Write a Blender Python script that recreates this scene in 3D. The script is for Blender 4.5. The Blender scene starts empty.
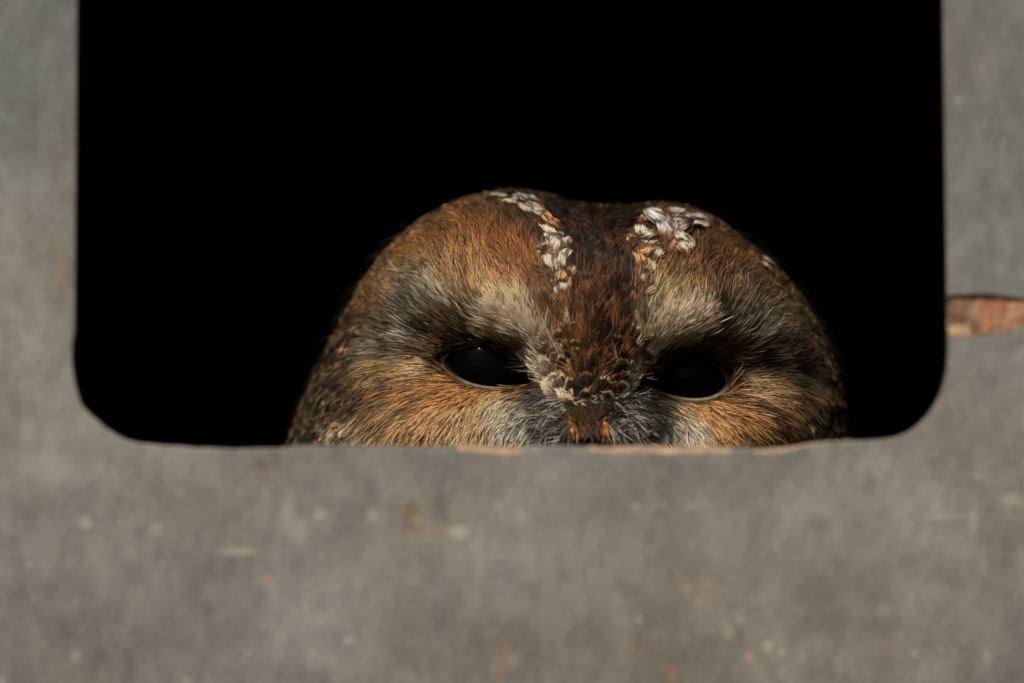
import bpy, bmesh, math, random
import numpy as np
from mathutils import Vector
rng = np.random.default_rng(7)
random.seed(7)
C = bpy.context.scene.collection
scene = bpy.context.scene
S = 0.00025                      # metres per unit; the owl is laid out in quarter millimetres
R = math.radians

# ------------------------------------------------------------------ camera, world, sun, exposure
cam_d = bpy.data.cameras.new('camera'); cam = bpy.data.objects.new('camera', cam_d); C.objects.link(cam)
cam.location = (0, -2.0, 0); cam.rotation_euler = (R(90), 0, 0)
cam_d.lens = 281.25; cam_d.sensor_width = 36; cam_d.clip_start = 0.05; cam_d.clip_end = 2000
cam_d.dof.use_dof = True; cam_d.dof.focus_distance = 2.0; cam_d.dof.aperture_fstop = 4.4
scene.camera = cam
SUN_EL, SUN_AZ = 42.0, 27.0      # azimuth: degrees to the viewer's left of the camera axis
w = bpy.data.worlds.new('World'); scene.world = w; w.use_nodes = True
nt = w.node_tree; bg = nt.nodes['Background']; sky = nt.nodes.new('ShaderNodeTexSky')
sky.sky_type = 'NISHITA'; sky.sun_disc = False
sky.sun_elevation = R(SUN_EL); sky.sun_rotation = R(180 + SUN_AZ); sky.dust_density = 3.0
nt.links.new(sky.outputs[0], bg.inputs[0]); bg.inputs[1].default_value = 0.05
sd = bpy.data.lights.new('sun', 'SUN'); sun = bpy.data.objects.new('sun', sd); C.objects.link(sun)
sd.energy = 4.3; sd.angle = R(4); sd.color = (1.0, 0.94, 0.84)
ldir = Vector((math.sin(R(SUN_AZ))*math.cos(R(SUN_EL)), math.cos(R(SUN_AZ))*math.cos(R(SUN_EL)), -math.sin(R(SUN_EL))))
sun.rotation_euler = ldir.to_track_quat('-Z', 'Y').to_euler(); sun.location = (-1, -2, 2)
scene.view_settings.view_transform = 'Standard'; scene.view_settings.look = 'None'
scene.view_settings.gamma = 1; scene.view_settings.exposure = 0.0
scene.view_settings.use_curve_mapping = False

# ------------------------------------------------------------------ helpers
def lin(c):
    c = np.asarray(c, float) / 255.0
    return np.where(c <= 0.04045, c/12.92, ((c+0.055)/1.055)**2.4)
def link(name, me, mats, parent=None, smooth=True):
    o = bpy.data.objects.new(name, me); C.objects.link(o)
    for m in (mats if isinstance(mats, (list, tuple)) else [mats]): me.materials.append(m)
    if smooth: me.polygons.foreach_set('use_smooth', np.ones(len(me.polygons), bool))
    o.parent = parent
    return o
def grid_mesh(name, V, F, col=None):
    me = bpy.data.meshes.new(name)
    V = np.ascontiguousarray(V, np.float32).reshape(-1, 3); F = np.ascontiguousarray(F, np.int32)
    k = F.shape[1]
    me.vertices.add(len(V)); me.vertices.foreach_set('co', V.ravel())
    me.loops.add(F.size); me.loops.foreach_set('vertex_index', F.ravel())
    me.polygons.add(len(F)); me.polygons.foreach_set('loop_start', np.arange(0, F.size, k, dtype=np.int32))
    me.update(calc_edges=True)
    if col is not None:
        a = me.color_attributes.new('Col', 'FLOAT_COLOR', 'POINT')
        c = np.ones((len(V), 4), np.float32); c[:, :3] = col.reshape(-1, 3); a.data.foreach_set('color', c.ravel())
    me.validate()
    return me
class NT:
    def __init__(s, name, rough=0.8, spec=0.3):
        s.m = bpy.data.materials.new(name); s.m.use_nodes = True; s.t = s.m.node_tree
        s.b = s.t.nodes['Principled BSDF']; s.b.inputs['Roughness'].default_value = rough
        s.b.inputs['Specular IOR Level'].default_value = spec
    def n(s, typ, **kw):
        n = s.t.nodes.new(typ)
        for k, v in kw.items(): setattr(n, k, v)
        return n
    def put(s, sock, v):
        if isinstance(v, bpy.types.NodeSocket): s.t.links.new(v, sock)
        else: sock.default_value = v
    def math(s, op, a, b=0.0, c=None, clamp=False):
        n = s.n('ShaderNodeMath', operation=op); n.use_clamp = clamp
        s.put(n.inputs[0], a); s.put(n.inputs[1], b)
        if c is not None: s.put(n.inputs[2], c)
        return n.outputs[0]
    def vmath(s, op, a, b):
        n = s.n('ShaderNodeVectorMath', operation=op); s.put(n.inputs[0], a); s.put(n.inputs[1], b); return n.outputs[0]
    def co(s, which='Object'): return s.n('ShaderNodeTexCoord').outputs[which]
    def noise(s, vec, scale, detail=4, rough=0.55, stretch=None):
        if stretch: vec = s.vmath('MULTIPLY', vec, stretch)
        n = s.n('ShaderNodeTexNoise'); s.put(n.inputs['Vector'], vec); n.inputs['Scale'].default_value = scale
        n.inputs['Detail'].default_value = detail; n.inputs['Roughness'].default_value = rough
        return n.outputs['Fac']
    def step(s, v, a, b, lo=0.0, hi=1.0):
        n = s.n('ShaderNodeMapRange', interpolation_type='SMOOTHSTEP'); s.put(n.inputs[0], v)
        for i, q in enumerate((a, b, lo, hi)): n.inputs[i+1].default_value = q
        return n.outputs[0]
    def mix(s, f, a, b, mode='MIX'):
        n = s.n('ShaderNodeMix', data_type='RGBA', blend_type=mode); s.put(n.inputs[0], f)
        s.put(n.inputs[6], a if isinstance(a, bpy.types.NodeSocket) else (*a, 1)); s.put(n.inputs[7], b if isinstance(b, bpy.types.NodeSocket) else (*b, 1))
        return n.outputs[2]
    def base(s, c): s.put(s.b.inputs['Base Color'], c if isinstance(c, bpy.types.NodeSocket) else (*c, 1))
    def bump(s, h, dist, strength=1.0):
        n = s.n('ShaderNodeBump'); n.inputs['Distance'].default_value = dist; n.inputs['Strength'].default_value = strength
        s.put(n.inputs['Height'], h); s.t.links.new(n.outputs[0], s.b.inputs['Normal'])

def vnoise(x, y, seed=0):        # smooth value noise, -1..1
    x = np.asarray(x, float); y = np.asarray(y, float)
    xi = np.floor(x).astype(np.int64); yi = np.floor(y).astype(np.int64); fx = x-xi; fy = y-yi
    fx = fx*fx*(3-2*fx); fy = fy*fy*(3-2*fy)
    def h(a, b):
        n = (a*374761393 + b*668265263 + seed*974634777) & 0xffffffff
        n = ((n ^ (n >> 13)) * 1274126177) & 0xffffffff
        return ((n ^ (n >> 16)) & 0xffff) / 32767.5 - 1
    return (h(xi, yi)*(1-fx)+h(xi+1, yi)*fx)*(1-fy)+(h(xi, yi+1)*(1-fx)+h(xi+1, yi+1)*fx)*fy
def fbm(x, y, seed=0, o=3):
    return sum(vnoise(x*2**k, y*2**k, seed+k)*0.5**k for k in range(o))/1.75

# ------------------------------------------------------------------ ground under the box
g = NT('meadow_ground', 0.95, 0.1)
gn = g.noise(g.co(), 3.0, 8); g.base(g.mix(gn, (0.035, 0.05, 0.018), (0.08, 0.075, 0.04)))
me = grid_mesh('ground', np.array([(-600, -600, -2.6), (600, -600, -2.6), (600, 600, -2.6), (-600, 600, -2.6)]), np.array([(0, 1, 2, 3)]))
ground = link('ground', me, g.m, smooth=False); ground['kind'] = 'structure'

# ------------------------------------------------------------------ nest box
YF = -0.062                      # front face of the board
KB = (2.0 + YF)/2.0*S            # metres per layout unit on the board's plane
def bx(px): return (px-512)*KB
def bz(py): return (341.5-py)*KB
box = bpy.data.objects.new('nest_box', None); C.objects.link(box); box.location = (0, 0.22, -0.23)
box['label'] = 'weathered grey wooden nest box whose rounded opening frames the owl against a black inside'
box['category'] = 'nest box'
BOFF = Vector(box.location)
def boxpart(name, me, mat, smooth=False):
    o = link(name, me, mat, box, smooth); o.location = -BOFF; return o

# board material: weathered grey board, fibrous, stained
bm_ = NT('weathered_grey_board', 0.85, 0.18)
co = bm_.co()
sep = bm_.n('ShaderNodeSeparateXYZ'); bm_.put(sep.inputs[0], co); X, Z = sep.outputs[0], sep.outputs[2]
col = bm_.mix(bm_.step(bm_.noise(co, 16, 5, 0.6), 0.35, 0.65), (0.172, 0.159, 0.148), (0.214, 0.199, 0.186))
col = bm_.mix(bm_.step(bm_.noise(bm_.vmath('ADD', co, (3.1, 0, 1.7)), 26, 4, 0.6), 0.42, 0.68, 0, 0.55), col, (0.192, 0.192, 0.182))
col = bm_.mix(bm_.step(bm_.noise(bm_.vmath('ADD', co, (9.1, 0, 4.7)), 34, 4, 0.6), 0.5, 0.72, 0, 0.5), col, (0.205, 0.168, 0.150))
grain = bm_.noise(co, 300, 5, 0.7, (1, 1, 0.6))
col = bm_.mix(bm_.step(grain, 0.34, 0.66), bm_.mix(1.0, col, (0.90, 0.895, 0.89), 'MULTIPLY'), bm_.mix(1.0, col, (1.08, 1.08, 1.08), 'MULTIPLY'))
fib = bm_.noise(bm_.vmath('ADD', co, (4, 0, 2)), 700, 3, 0.6, (1, 1, 0.3))
col = bm_.mix(bm_.step(fib, 0.35, 0.68), bm_.mix(1.0, col, (0.95, 0.95, 0.945), 'MULTIPLY'), bm_.mix(1.0, col, (1.05, 1.05, 1.05), 'MULTIPLY'))
blot = bm_.noise(bm_.vmath('ADD', co, (12, 0, 3)), 110, 5, 0.65)
col = bm_.mix(bm_.step(blot, 0.36, 0.64), bm_.mix(1.0, col, (0.92, 0.91, 0.905), 'MULTIPLY'), bm_.mix(1.0, col, (1.09, 1.09, 1.08), 'MULTIPLY'))
hue = bm_.noise(bm_.vmath('ADD', co, (6, 0, 8)), 9, 2, 0.5)
col = bm_.mix(bm_.step(hue, 0.4, 0.62), bm_.mix(1.0, col, (0.98, 1.0, 1.02), 'MULTIPLY'), bm_.mix(1.0, col, (1.02, 1.0, .98), 'MULTIPLY'))
fleck = bm_.noise(bm_.vmath('ADD', co, (1.1, 0, 7.7)), 330, 3, 0.6, (1, 1, 0.6))
col = bm_.mix(bm_.step(fleck, 0.66, 0.76, 0, 0.55), col, (0.46, 0.43, 0.37))
col = bm_.mix(bm_.step(fleck, 0.34, 0.24, 0, 0.5), col, (0.11, 0.09, 0.075))
def spot(px, py, rx, ry, c, a=1.0, soft=0.75):
    a *= .85; c = tuple(v*.85 for v in c)
    global col
    dx = bm_.math('MULTIPLY', bm_.math('SUBTRACT', X, bx(px)), 1/(rx*KB)); dz = bm_.math('MULTIPLY', bm_.math('SUBTRACT', Z, bz(py)), 1/(ry*KB))
    d = bm_.math('SQRT', bm_.math('ADD', bm_.math('MULTIPLY', dx, dx), bm_.math('MULTIPLY', dz, dz)))
    d = bm_.math('ADD', d, bm_.math('MULTIPLY', bm_.math('SUBTRACT', grain, 0.5), 1.2))
    col = bm_.mix(bm_.step(d, 1.0-soft, 1.0+soft, a, 0), col, c)
PALE = (0.44, 0.42, 0.36); RUST = (0.20, 0.115, 0.06); DK = (0.12, 0.10, 0.085); TAN = (0.42, 0.25, 0.14)
for a in [(412, 516, 9, 15, RUST, .75), (417, 520, 5, 5, (0.38, .32, .2), .6), (440, 532, 20, 7, (0.27, .2, .13), .6), (458, 532, 9, 6, PALE, .7),
          (437, 508, 9, 11, DK, .4), (259, 464, 5, 5, RUST, .9), (86, 523, 4, 5, PALE, .7), (157, 528, 7, 6, PALE, .5), (238, 551, 16, 4, PALE, .65),
          (288, 515, 7, 14, PALE, .45), (300, 530, 7, 10, PALE, .45), (320, 514, 6, 5, PALE, .6), (372, 516, 5, 6, PALE, .5), (271, 580, 7, 6, TAN, .3),
          (76, 656, 5, 6, PALE, .7), (187, 681, 5, 4, PALE, .7), (100, 655, 6, 8, DK, .5), (126, 668, 7, 18, DK, .35), (728, 632, 5, 7, PALE, .6),
          (768, 646, 5, 6, PALE, .75), (749, 657, 5, 5, (0.46, .33, .2), .7), (672, 672, 6, 7, TAN, .45), (504, 655, 9, 12, TAN, .35), (497, 672, 6, 5, TAN, .5),
          (61, 262, 4, 24, TAN, .35), (62, 295, 3, 12, RUST, .4), (958, 100, 4, 4, PALE, .7), (973, 60, 5, 9, TAN, .3), (982, 83, 4, 4, TAN, .35),
          (947, 500+16, 20, 4, (0.36, .35, .36), .45), (973, 522, 4, 14, PALE, .45), (818, 526, 11, 10, DK, .4), (700, 540, 22, 30, (0.24, .245, .22), .6),
          (1012, 500, 10, 5, PALE, .5), (898, 510, 8, 22, (0.25, .26, .23), .6), (875, 590, 10, 10, (0.18, .14, .14), .5), (145, 405, 14, 26, DK, .25), (45, 470, 26, 16, (0.33, .335, .31), .6),
          (1000, 268, 5, 6, PALE, .35), (885, 650, 10, 30, (0.2, .165, .14), .5), (560, 610, 26, 18, (.27, .26, .235), .6)]:
    spot(*a)
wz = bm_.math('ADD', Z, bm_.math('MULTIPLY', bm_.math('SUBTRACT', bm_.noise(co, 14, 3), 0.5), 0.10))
col = bm_.mix(bm_.step(wz, -0.03, 0.10), col, bm_.mix(1.0, col, (0.72, 0.79, 0.82), 'MULTIPLY'))      # shade towards the top put into the board colour: cooler, darker
col = bm_.mix(bm_.step(wz, -0.035, -0.095), col, bm_.mix(1.0, col, (0.84, 0.80, 0.77), 'MULTIPLY'))   # browner and darker low down
big = bm_.noise(bm_.vmath('ADD', co, (5, 0, 1)), 30, 4, 0.6)
col = bm_.mix(bm_.step(big, 0.38, 0.64), bm_.mix(1.0, col, (0.90, 0.90, 0.89), 'MULTIPLY'), bm_.mix(1.0, col, (1.13, 1.13, 1.12), 'MULTIPLY'))
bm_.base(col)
bm_.bump(bm_.math('ADD', grain, bm_.math('MULTIPLY', fleck, 0.6)), 0.0005, 0.7)
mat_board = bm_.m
# bare wood seen on the worn edge and in the chipped patch
e = NT('bare_worn_wood', 0.8, 0.2); eco = e.co()
en = e.noise(eco, 90, 4, 0.6); en2 = e.noise(e.vmath('ADD', eco, (2, 0, 5)), 230, 3, 0.6)
ec = e.mix(e.step(en, 0.38, 0.60), (0.20, 0.17, 0.14), (0.38, 0.24, 0.14)); ec = e.mix(e.step(en2, 0.5, 0.75, 0, .8), ec, (0.48, 0.36, 0.25))
e.base(ec); e.bump(en2, 0.0006); mat_bare = e.m
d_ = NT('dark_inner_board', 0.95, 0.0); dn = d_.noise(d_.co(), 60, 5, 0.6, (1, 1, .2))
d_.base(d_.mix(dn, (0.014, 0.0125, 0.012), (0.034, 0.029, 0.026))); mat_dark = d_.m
s_ = NT('stained_cut_edge', 0.9, 0.05); sn = s_.noise(s_.co(), 150, 4, 0.6)
s_.base(s_.mix(sn, (0.035, 0.024, 0.020), (0.11, 0.07, 0.055))); mat_edge = s_.m

# the opening's outline (layout units), going round from the top left, clockwise seen from the front
def arc(cx, cy, rx, ry, a0, a1, n):
    return [(cx+rx*math.cos(R(a)), cy+ry*math.sin(R(a))) for a in np.linspace(a0, a1, n)]
TOPY = -430
edge_pts = []
edge_pts += [(79-0.008*(y-0), y) for y in np.linspace(TOPY+60, 330, 60)]
edge_pts += [(74, 345), (74, 360), (75, 372), (77, 384), (81, 398), (84, 404), (91, 412), (100, 419), (109, 427), (118, 433), (128, 438), (140, 441), (155, 442.5)]
xs = np.linspace(170, 872, 150)
kx = [150, 175, 200, 235, 265, 290, 310, 340, 380, 420, 470, 520, 560, 600, 640, 680, 720, 760, 790, 815, 850, 880]
ky = [443, 444.5, 445.5, 446.5, 446.5, 445, 443.5, 444, 443.5, 444.5, 443.5, 445, 443, 444.5, 443.5, 445, 444.5, 447, 445, 440.5, 438.5, 437.5]
edge_pts += [(x, np.interp(x, kx, ky)+0.7*float(vnoise(x/9., 3, 5))) for x in xs]
edge_pts += [(884, 437), (896, 434.5), (906, 430), (915, 424), (924, 415), (931, 405), (937, 394), (941, 383), (944, 368), (945, 350)]
edge_pts += [(945-(350-y)*0.0145, y) for y in np.linspace(335, TOPY+60, 60)]
edge_pts += arc(875, TOPY+60, 64, 60, 0, -90, 14)[1:]
edge_pts += [(x, TOPY) for x in np.linspace(840, 160, 40)]
edge_pts += arc(142, TOPY+60, 60, 60, -90, -180, 14)[:-1]
E = np.array(edge_pts, float)
E[:, 0] += np.interp(E[:, 0], [90, 300, 750, 940], [-1.5, 0, 0, 3.0])
E[:, 1] += np.interp(E[:, 1], [380, 425], [0, 2.2])
# round loop in the other sense so that it runs one way
n = len(E)
ctr = np.array([512.0, 20.0])
OX0, OX1, OY0, OY1 = -190, 1214, -800, 1300     # the board's outer size
def outer(p):
    d = p-ctr; t = 1e9
    if d[0] > 0: t = min(t, (OX1-ctr[0])/d[0])
    if d[0] < 0: t = min(t, (OX0-ctr[0])/d[0])
    if d[1] > 0: t = min(t, (OY1-ctr[1])/d[1])
    if d[1] < 0: t = min(t, (OY0-ctr[1])/d[1])
    return ctr+d*t
O = np.array([outer(p) for p in E])
tang = np.roll(E, -1, 0)-np.roll(E, 1, 0); nrm = np.stack([tang[:, 1], -tang[:, 0]], 1); nrm /= np.linalg.norm(nrm, axis=1)[:, None]
if ((nrm*(E-ctr)).sum(1) < 0).mean() > 0.5: nrm = -nrm       # outward, away from the opening
for _ in range(6): nrm = (np.roll(nrm, 1, 0)+nrm+np.roll(nrm, -1, 0)); nrm /= np.linalg.norm(nrm, axis=1)[:, None]
sill = np.clip((E[:, 1]-425)/15, 0, 1)*np.interp(E[:, 0], [380, 440, 800, 830], [0, 1, 1, 0])
wear = 2.2+sill*(3.2+3.0*vnoise(E[:, 0]/38., 1.5, 9)+1.6*vnoise(E[:, 0]/11., 1.5, 11)); wear = np.maximum(wear, 1.6)
TH1, TH2 = 0.004, 0.018           # face layer, whole board
def ring_board(y0, y1, bev, name, mats, zones):
    """layers: inner back, inner front (bevelled), face"""
    rows = []; 
    def add(P, y): rows.append(np.stack([(P[:, 0]-512)*KB, np.full(n, y) if np.isscalar(y) else y, (341.5-P[:, 1])*KB], 1))
    if bev is not None:
        add(E, y1); add(E, y0+0.45*bev*KB*1.6)
        add(E+nrm*(0.35*bev)[:, None], y0+0.12*bev*KB*1.6); add(E+nrm*bev[:, None], y0)
        for t in (0.03, 0.2, 0.6, 1.0): add((E+nrm*bev[:, None])*(1-t)+O*t, y0)
        add(O, y1); sm = [0, 1, 1, 2, 2, 2, 2, 2]
    else:
        E2 = E+nrm*0.8
        add(E2, y1); add(E2, y0)
        for t in (0.1, 0.5, 1.0): add(E2*(1-t)+O*t, y0)
        add(O, y1); sm = [0, 1, 1, 1, 3]
    V = np.concatenate(rows); F = []; M = []
    for r in range(len(rows)):
        r2 = (r+1) % len(rows)
        for i in range(n):
            j = (i+1) % n; F.append((r*n+i, r*n+j, r2*n+j, r2*n+i))
            if bev is not None and r < len(sm):
                k = sm[r]
                if r in (1, 2) and sill[i] < 0.3: k = 2 if (r == 2 or E[i, 1] > 425) else 0
                if r in (1, 2) and sill[i] >= 0.3 and vnoise(E[i, 0]/24., 2.2, 15) < -.45: k = 2
                M.append(k)
            else: M.append(3)
    me = grid_mesh(name, V, np.array(F)); o = boxpart(name, me, mats)
    for p, k in zip(me.polygons, M): p.material_index = k
    b = bmesh.new(); b.from_mesh(me); bmesh.ops.recalc_face_normals(b, faces=b.faces); b.to_mesh(me); b.free()
    return o
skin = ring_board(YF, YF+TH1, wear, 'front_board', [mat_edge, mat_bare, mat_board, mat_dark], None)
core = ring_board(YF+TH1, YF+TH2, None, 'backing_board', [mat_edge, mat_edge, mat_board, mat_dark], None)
# chip broken out of the face layer at the right
chip = [(948.0, 295), (955, 294.5), (964, 294.2), (972, 293.6), (979, 293.2), (987, 293.4), (996, 294.4), (1010, 296.3), (1024, 298.5), (1040, 302), (1052, 310),
        (1046, 318), (1030, 322), (1021, 327), (1010, 330.5), (998, 333.4), (985, 335.2), (976, 336.2), (968, 337.2), (960, 338), (949, 337.5), (947.4, 325), (947.6, 310)]
b = bmesh.new(); fr = [b.verts.new((bx(x), YF-0.003, bz(y))) for x, y in chip]; bk = [b.verts.new((bx(512+(x-512)), YF+TH1+0.002, bz(y))) for x, y in chip]
b.faces.new(fr); b.faces.new(bk[::-1])
for i in range(len(fr)): b.faces.new((fr[i], fr[(i+1) % len(fr)], bk[(i+1) % len(fr)], bk[i]))
bmesh.ops.recalc_face_normals(b, faces=b.faces)
cm = bpy.data.meshes.new('cutter'); b.to_mesh(cm); b.free(); cut = bpy.data.objects.new('cutter', cm); C.objects.link(cut); cm.materials.append(mat_edge)
cut.location = (0, 0, 0)
md = skin.modifiers.new('chip', 'BOOLEAN'); md.object = cut; md.operation = 'DIFFERENCE'; md.solver = 'EXACT'
bpy.context.view_layer.update(); dg = bpy.context.evaluated_depsgraph_get()
newme = bpy.data.meshes.new_from_object(skin.evaluated_get(dg)); skin.modifiers.clear(); old = skin.data; skin.data = newme; newme.name = 'front_board'
newme.polygons.foreach_set('use_smooth', np.zeros(len(newme.polygons), bool))
bpy.data.objects.remove(cut)
# rough bare wood lying in the chip
def chip_col(x, y):
    c = np.zeros(x.shape+(3,)); c[:] = lin((118, 92, 72))
    def blob(cx, cy, rx, ry, k, a=1):
        d = np.sqrt(((x-cx)/rx)**2+((y-cy)/ry)**2)+0.35*vnoise(x/5., y/5., int(cx)); w = np.clip(1.35-d, 0, 1)[..., None]*a; c[:] = c*(1-w)+lin(k)*w
    blob(958, 312, 12, 13, (72, 58, 60)); blob(962, 306, 8, 5, (125, 105, 75), .8); blob(974, 314, 9, 10, (185, 150, 130)); blob(982, 305, 5, 16, (200, 135, 95), .9)
    blob(998, 305, 13, 11, (178, 92, 58)); blob(1000, 318, 14, 10, (200, 140, 112)); blob(987, 325, 5, 10, (235, 150, 100)); blob(1003, 311, 4, 15, (150, 110, 95), .7)
    blob(1013, 312, 7, 9, (225, 185, 150)); blob(1023, 308, 6, 9, (205, 160, 110)); blob(1012, 325, 12, 5, (220, 170, 130)); blob(992, 331, 16, 3, (225, 185, 150))
    blob(958, 331, 13, 6, (250, 222, 180)); blob(1004, 299, 30, 4, (120, 62, 40), .8)  # pale cream blob: sun on the lower ledge put into the colour
    return c
nx, ny = 120, 52
gx, gy = np.meshgrid(np.linspace(946.5, 1056, nx), np.linspace(288, 342, ny))
gd = 0.0002+0.0016*np.clip(np.abs(gy-321-(gx-985)*.02)/24, 0, 1)**2.2 + 0.0004*vnoise(gx/4., gy/11., 31)+0.0003*vnoise(gx/1.8, gy/4., 33)
gd = np.where((gx < 973) & (gy > 324), 0.0003, gd); gd = gd+.0003*np.exp(-((gx-975)/3.)**2)
gd = np.minimum(gd, 0.0038)
V = np.stack([(gx-512)*KB, YF+gd, (341.5-gy)*KB], -1)
I = np.arange(nx*ny).reshape(ny, nx); F = np.stack([I[:-1, :-1], I[1:, :-1], I[1:, 1:], I[:-1, 1:]], -1).reshape(-1, 4)
# keep only faces inside the chip
def pip(x, y, poly):
    x = np.asarray(x, float); y = np.asarray(y, float); ins = np.zeros(x.shape, bool); m = len(poly)
    for i in range(m):
        x1, y1 = poly[i]; x2, y2 = poly[(i+1) % m]
        if y1 == y2: continue
        c_ = ((y1 > y) != (y2 > y)) & (x < (x2-x1)*(y-y1)/(y2-y1)+x1); ins ^= c_
    return ins
fcx = gx.ravel()[F].mean(1); fcy = gy.ravel()[F].mean(1)
F = F[pip(fcx, fcy, chip)]
vc = NT('chipped_wood', 0.75, 0.25); at = vc.n('ShaderNodeAttribute', attribute_name='Col'); vn = vc.noise(vc.co(), 900, 3, 0.6)
vc.base(vc.mix(1.0, at.outputs[0], vc.mix(vn, (0.6, 0.6, 0.6), (1.3, 1.3, 1.3)), 'MULTIPLY'))
me = grid_mesh('exposed_wood', V, F, (chip_col(gx, gy)*.55+.45*lin((172, 124, 92)))*0.66*(1+.22*vnoise(gx/22., gy/2.6, 55))[..., None]); ew = boxpart('exposed_wood', me, vc.m); ew['label'] = 'patch of orange and tan bare wood where the grey face has chipped away'

def slab(name, x0, x1, y0, y1, z0, z1, mat):
    b = bmesh.new(); bmesh.ops.create_cube(b, size=1)
    for v in b.verts: v.co = Vector(((x0+x1)/2+v.co.x*(x1-x0), (y0+y1)/2+v.co.y*(y1-y0), (z0+z1)/2+v.co.z*(z1-z0)))
    bmesh.ops.bevel(b, geom=list(b.edges), offset=0.0012, segments=2, affect='EDGES')
    me = bpy.data.meshes.new(name); b.to_mesh(me); b.free(); return boxpart(name, me, mat)
xa, xb, za, zb = bx(OX0), bx(OX1), bz(OY1), bz(OY0); yb = YF+TH2
inn = [mat_dark]
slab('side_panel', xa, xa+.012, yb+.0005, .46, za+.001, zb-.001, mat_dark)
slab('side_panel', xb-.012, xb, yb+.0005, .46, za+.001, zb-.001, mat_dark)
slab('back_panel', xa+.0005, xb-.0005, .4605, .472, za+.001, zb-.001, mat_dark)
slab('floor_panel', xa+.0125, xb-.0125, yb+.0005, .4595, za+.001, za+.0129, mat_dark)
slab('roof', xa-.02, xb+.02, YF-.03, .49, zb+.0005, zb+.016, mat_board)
FLOORZ = za+.013

# ------------------------------------------------------------------ the owl
owl = bpy.data.objects.new('tawny_owl', None); C.objects.link(owl)
owl['label'] = 'brown tawny owl with black half-open eyes peering over the sill of the opening'; owl['category'] = 'owl'
CX, CY = 590.0, 340.0
bodyY = (341.5-FLOORZ/S)          # layout height of the floor
sil = [(290, 443), (300, 415), (313, 385), (326, 357), (341, 326), (356, 292), (373, 266), (396, 239), (425, 214), (455, 199), (490, 188), (518, 185.5), (547, 190),
       (575, 199), (600, 202), (630, 202), (655, 199), (678, 201), (700, 207), (725, 221), (750, 242), (775, 263), (795, 286), (812, 311), (825, 337), (835, 366), (843, 397), (848, 437),
       (880, 520), (925, 650), (950, 850), (900, 1050), (780, bodyY-30), (590, bodyY), (400, bodyY-30), (270, 1050), (215, 850), (228, 650), (258, 520)]
sa = np.array(sil); sx = CX+(sa[:, 0]-CX)*np.where(sa[:, 0] < CX, 1.015, 1.02); sy = CY+(sa[:, 1]-CY)*0.985
sang = np.arctan2(sy-CY, sx-CX); srad = np.hypot(sx-CX, sy-CY); o_ = np.argsort(sang); sang, srad = sang[o_], srad[o_]
AA = np.linspace(-np.pi, np.pi, 1441)
RR = np.interp(AA, np.r_[sang-2*np.pi, sang, sang+2*np.pi], np.tile(srad, 3))
ker = np.exp(-np.linspace(-2, 2, 21)**2); ker /= ker.sum()
RR = np.convolve(np.r_[RR[-41:-1], RR, RR[1:41]], ker, 'same')[40:-40]
def Rad(a): return np.interp(a, AA, RR)
EL = np.array([487.0, 366.0]); ER = np.array([690.0, 378.0]); BK = np.array([587.0, 412.0])
D, DB = 185.0, 290.0
LE = np.array([(443, 361), (449, 354), (459, 348), (472, 344.5), (486, 344.5), (499, 348.5), (511, 356), (521, 366), (528, 376), (531, 383), (524, 385), (512, 386.5), (497, 387.5), (481, 386), (466, 381.5), (453, 373.5)])
RE = np.array([(644, 384), (650, 374), (659, 365), (671, 358.5), (685, 355.5), (699, 356.5), (711, 361), (721, 368), (727, 376), (728.5, 384), (723, 391), (713, 396.5), (700, 399), (685, 398.5), (670, 395.5), (655, 390)])
def dens(P, k=6):
    Q = np.vstack([P, P[:1]]); m = len(P); out = []
    for i in range(m):
        p0, p1, p2, p3 = P[(i-1) % m], P[i], P[(i+1) % m], P[(i+2) % m]
        for t in np.arange(k)/k: out.append(0.5*((2*p1)+(-p0+p2)*t+(2*p0-5*p1+4*p2-p3)*t*t+(-p0+3*p1-3*p2+p3)*t**3))
    return np.array(out)
LE = LE.mean(0)+(LE-LE.mean(0))*np.array([.95, .94]); RE = RE.mean(0)+(RE-RE.mean(0))*np.array([.95, .94])
LE, RE = dens(LE), dens(RE)
def alm(x, y, P):                 # 1 on the lid's edge, <1 inside
    c = P.mean(0); a = np.arctan2(P[:, 1]-c[1], P[:, 0]-c[0]); r = np.hypot(P[:, 1]-c[1], P[:, 0]-c[0]); o = np.argsort(a)
    return np.hypot(x-c[0], y-c[1])/np.interp(np.arctan2(y-c[1], x-c[0]), np.r_[a[o]-2*np.pi, a[o], a[o]+2*np.pi], np.tile(r[o], 3))
def gz(x, y, cx, cy, sx_, sy_, rot=0):
    c, s = math.cos(rot), math.sin(rot); u = (x-cx)*c+(y-cy)*s; v = -(x-cx)*s+(y-cy)*c
    return np.exp(-0.5*((u/sx_)**2+(v/sy_)**2))
wy = [120, 190, 205, 225, 250, 275, 300, 330, 360, 390, 412, 440, 600]
wl = [505, 512, 522, 545, 556, 560, 550, 544, 545, 553, 567, 572, 572]
wr = [690, 672, 655, 640, 634, 637, 645, 648, 641, 626, 611, 604, 604]
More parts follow.
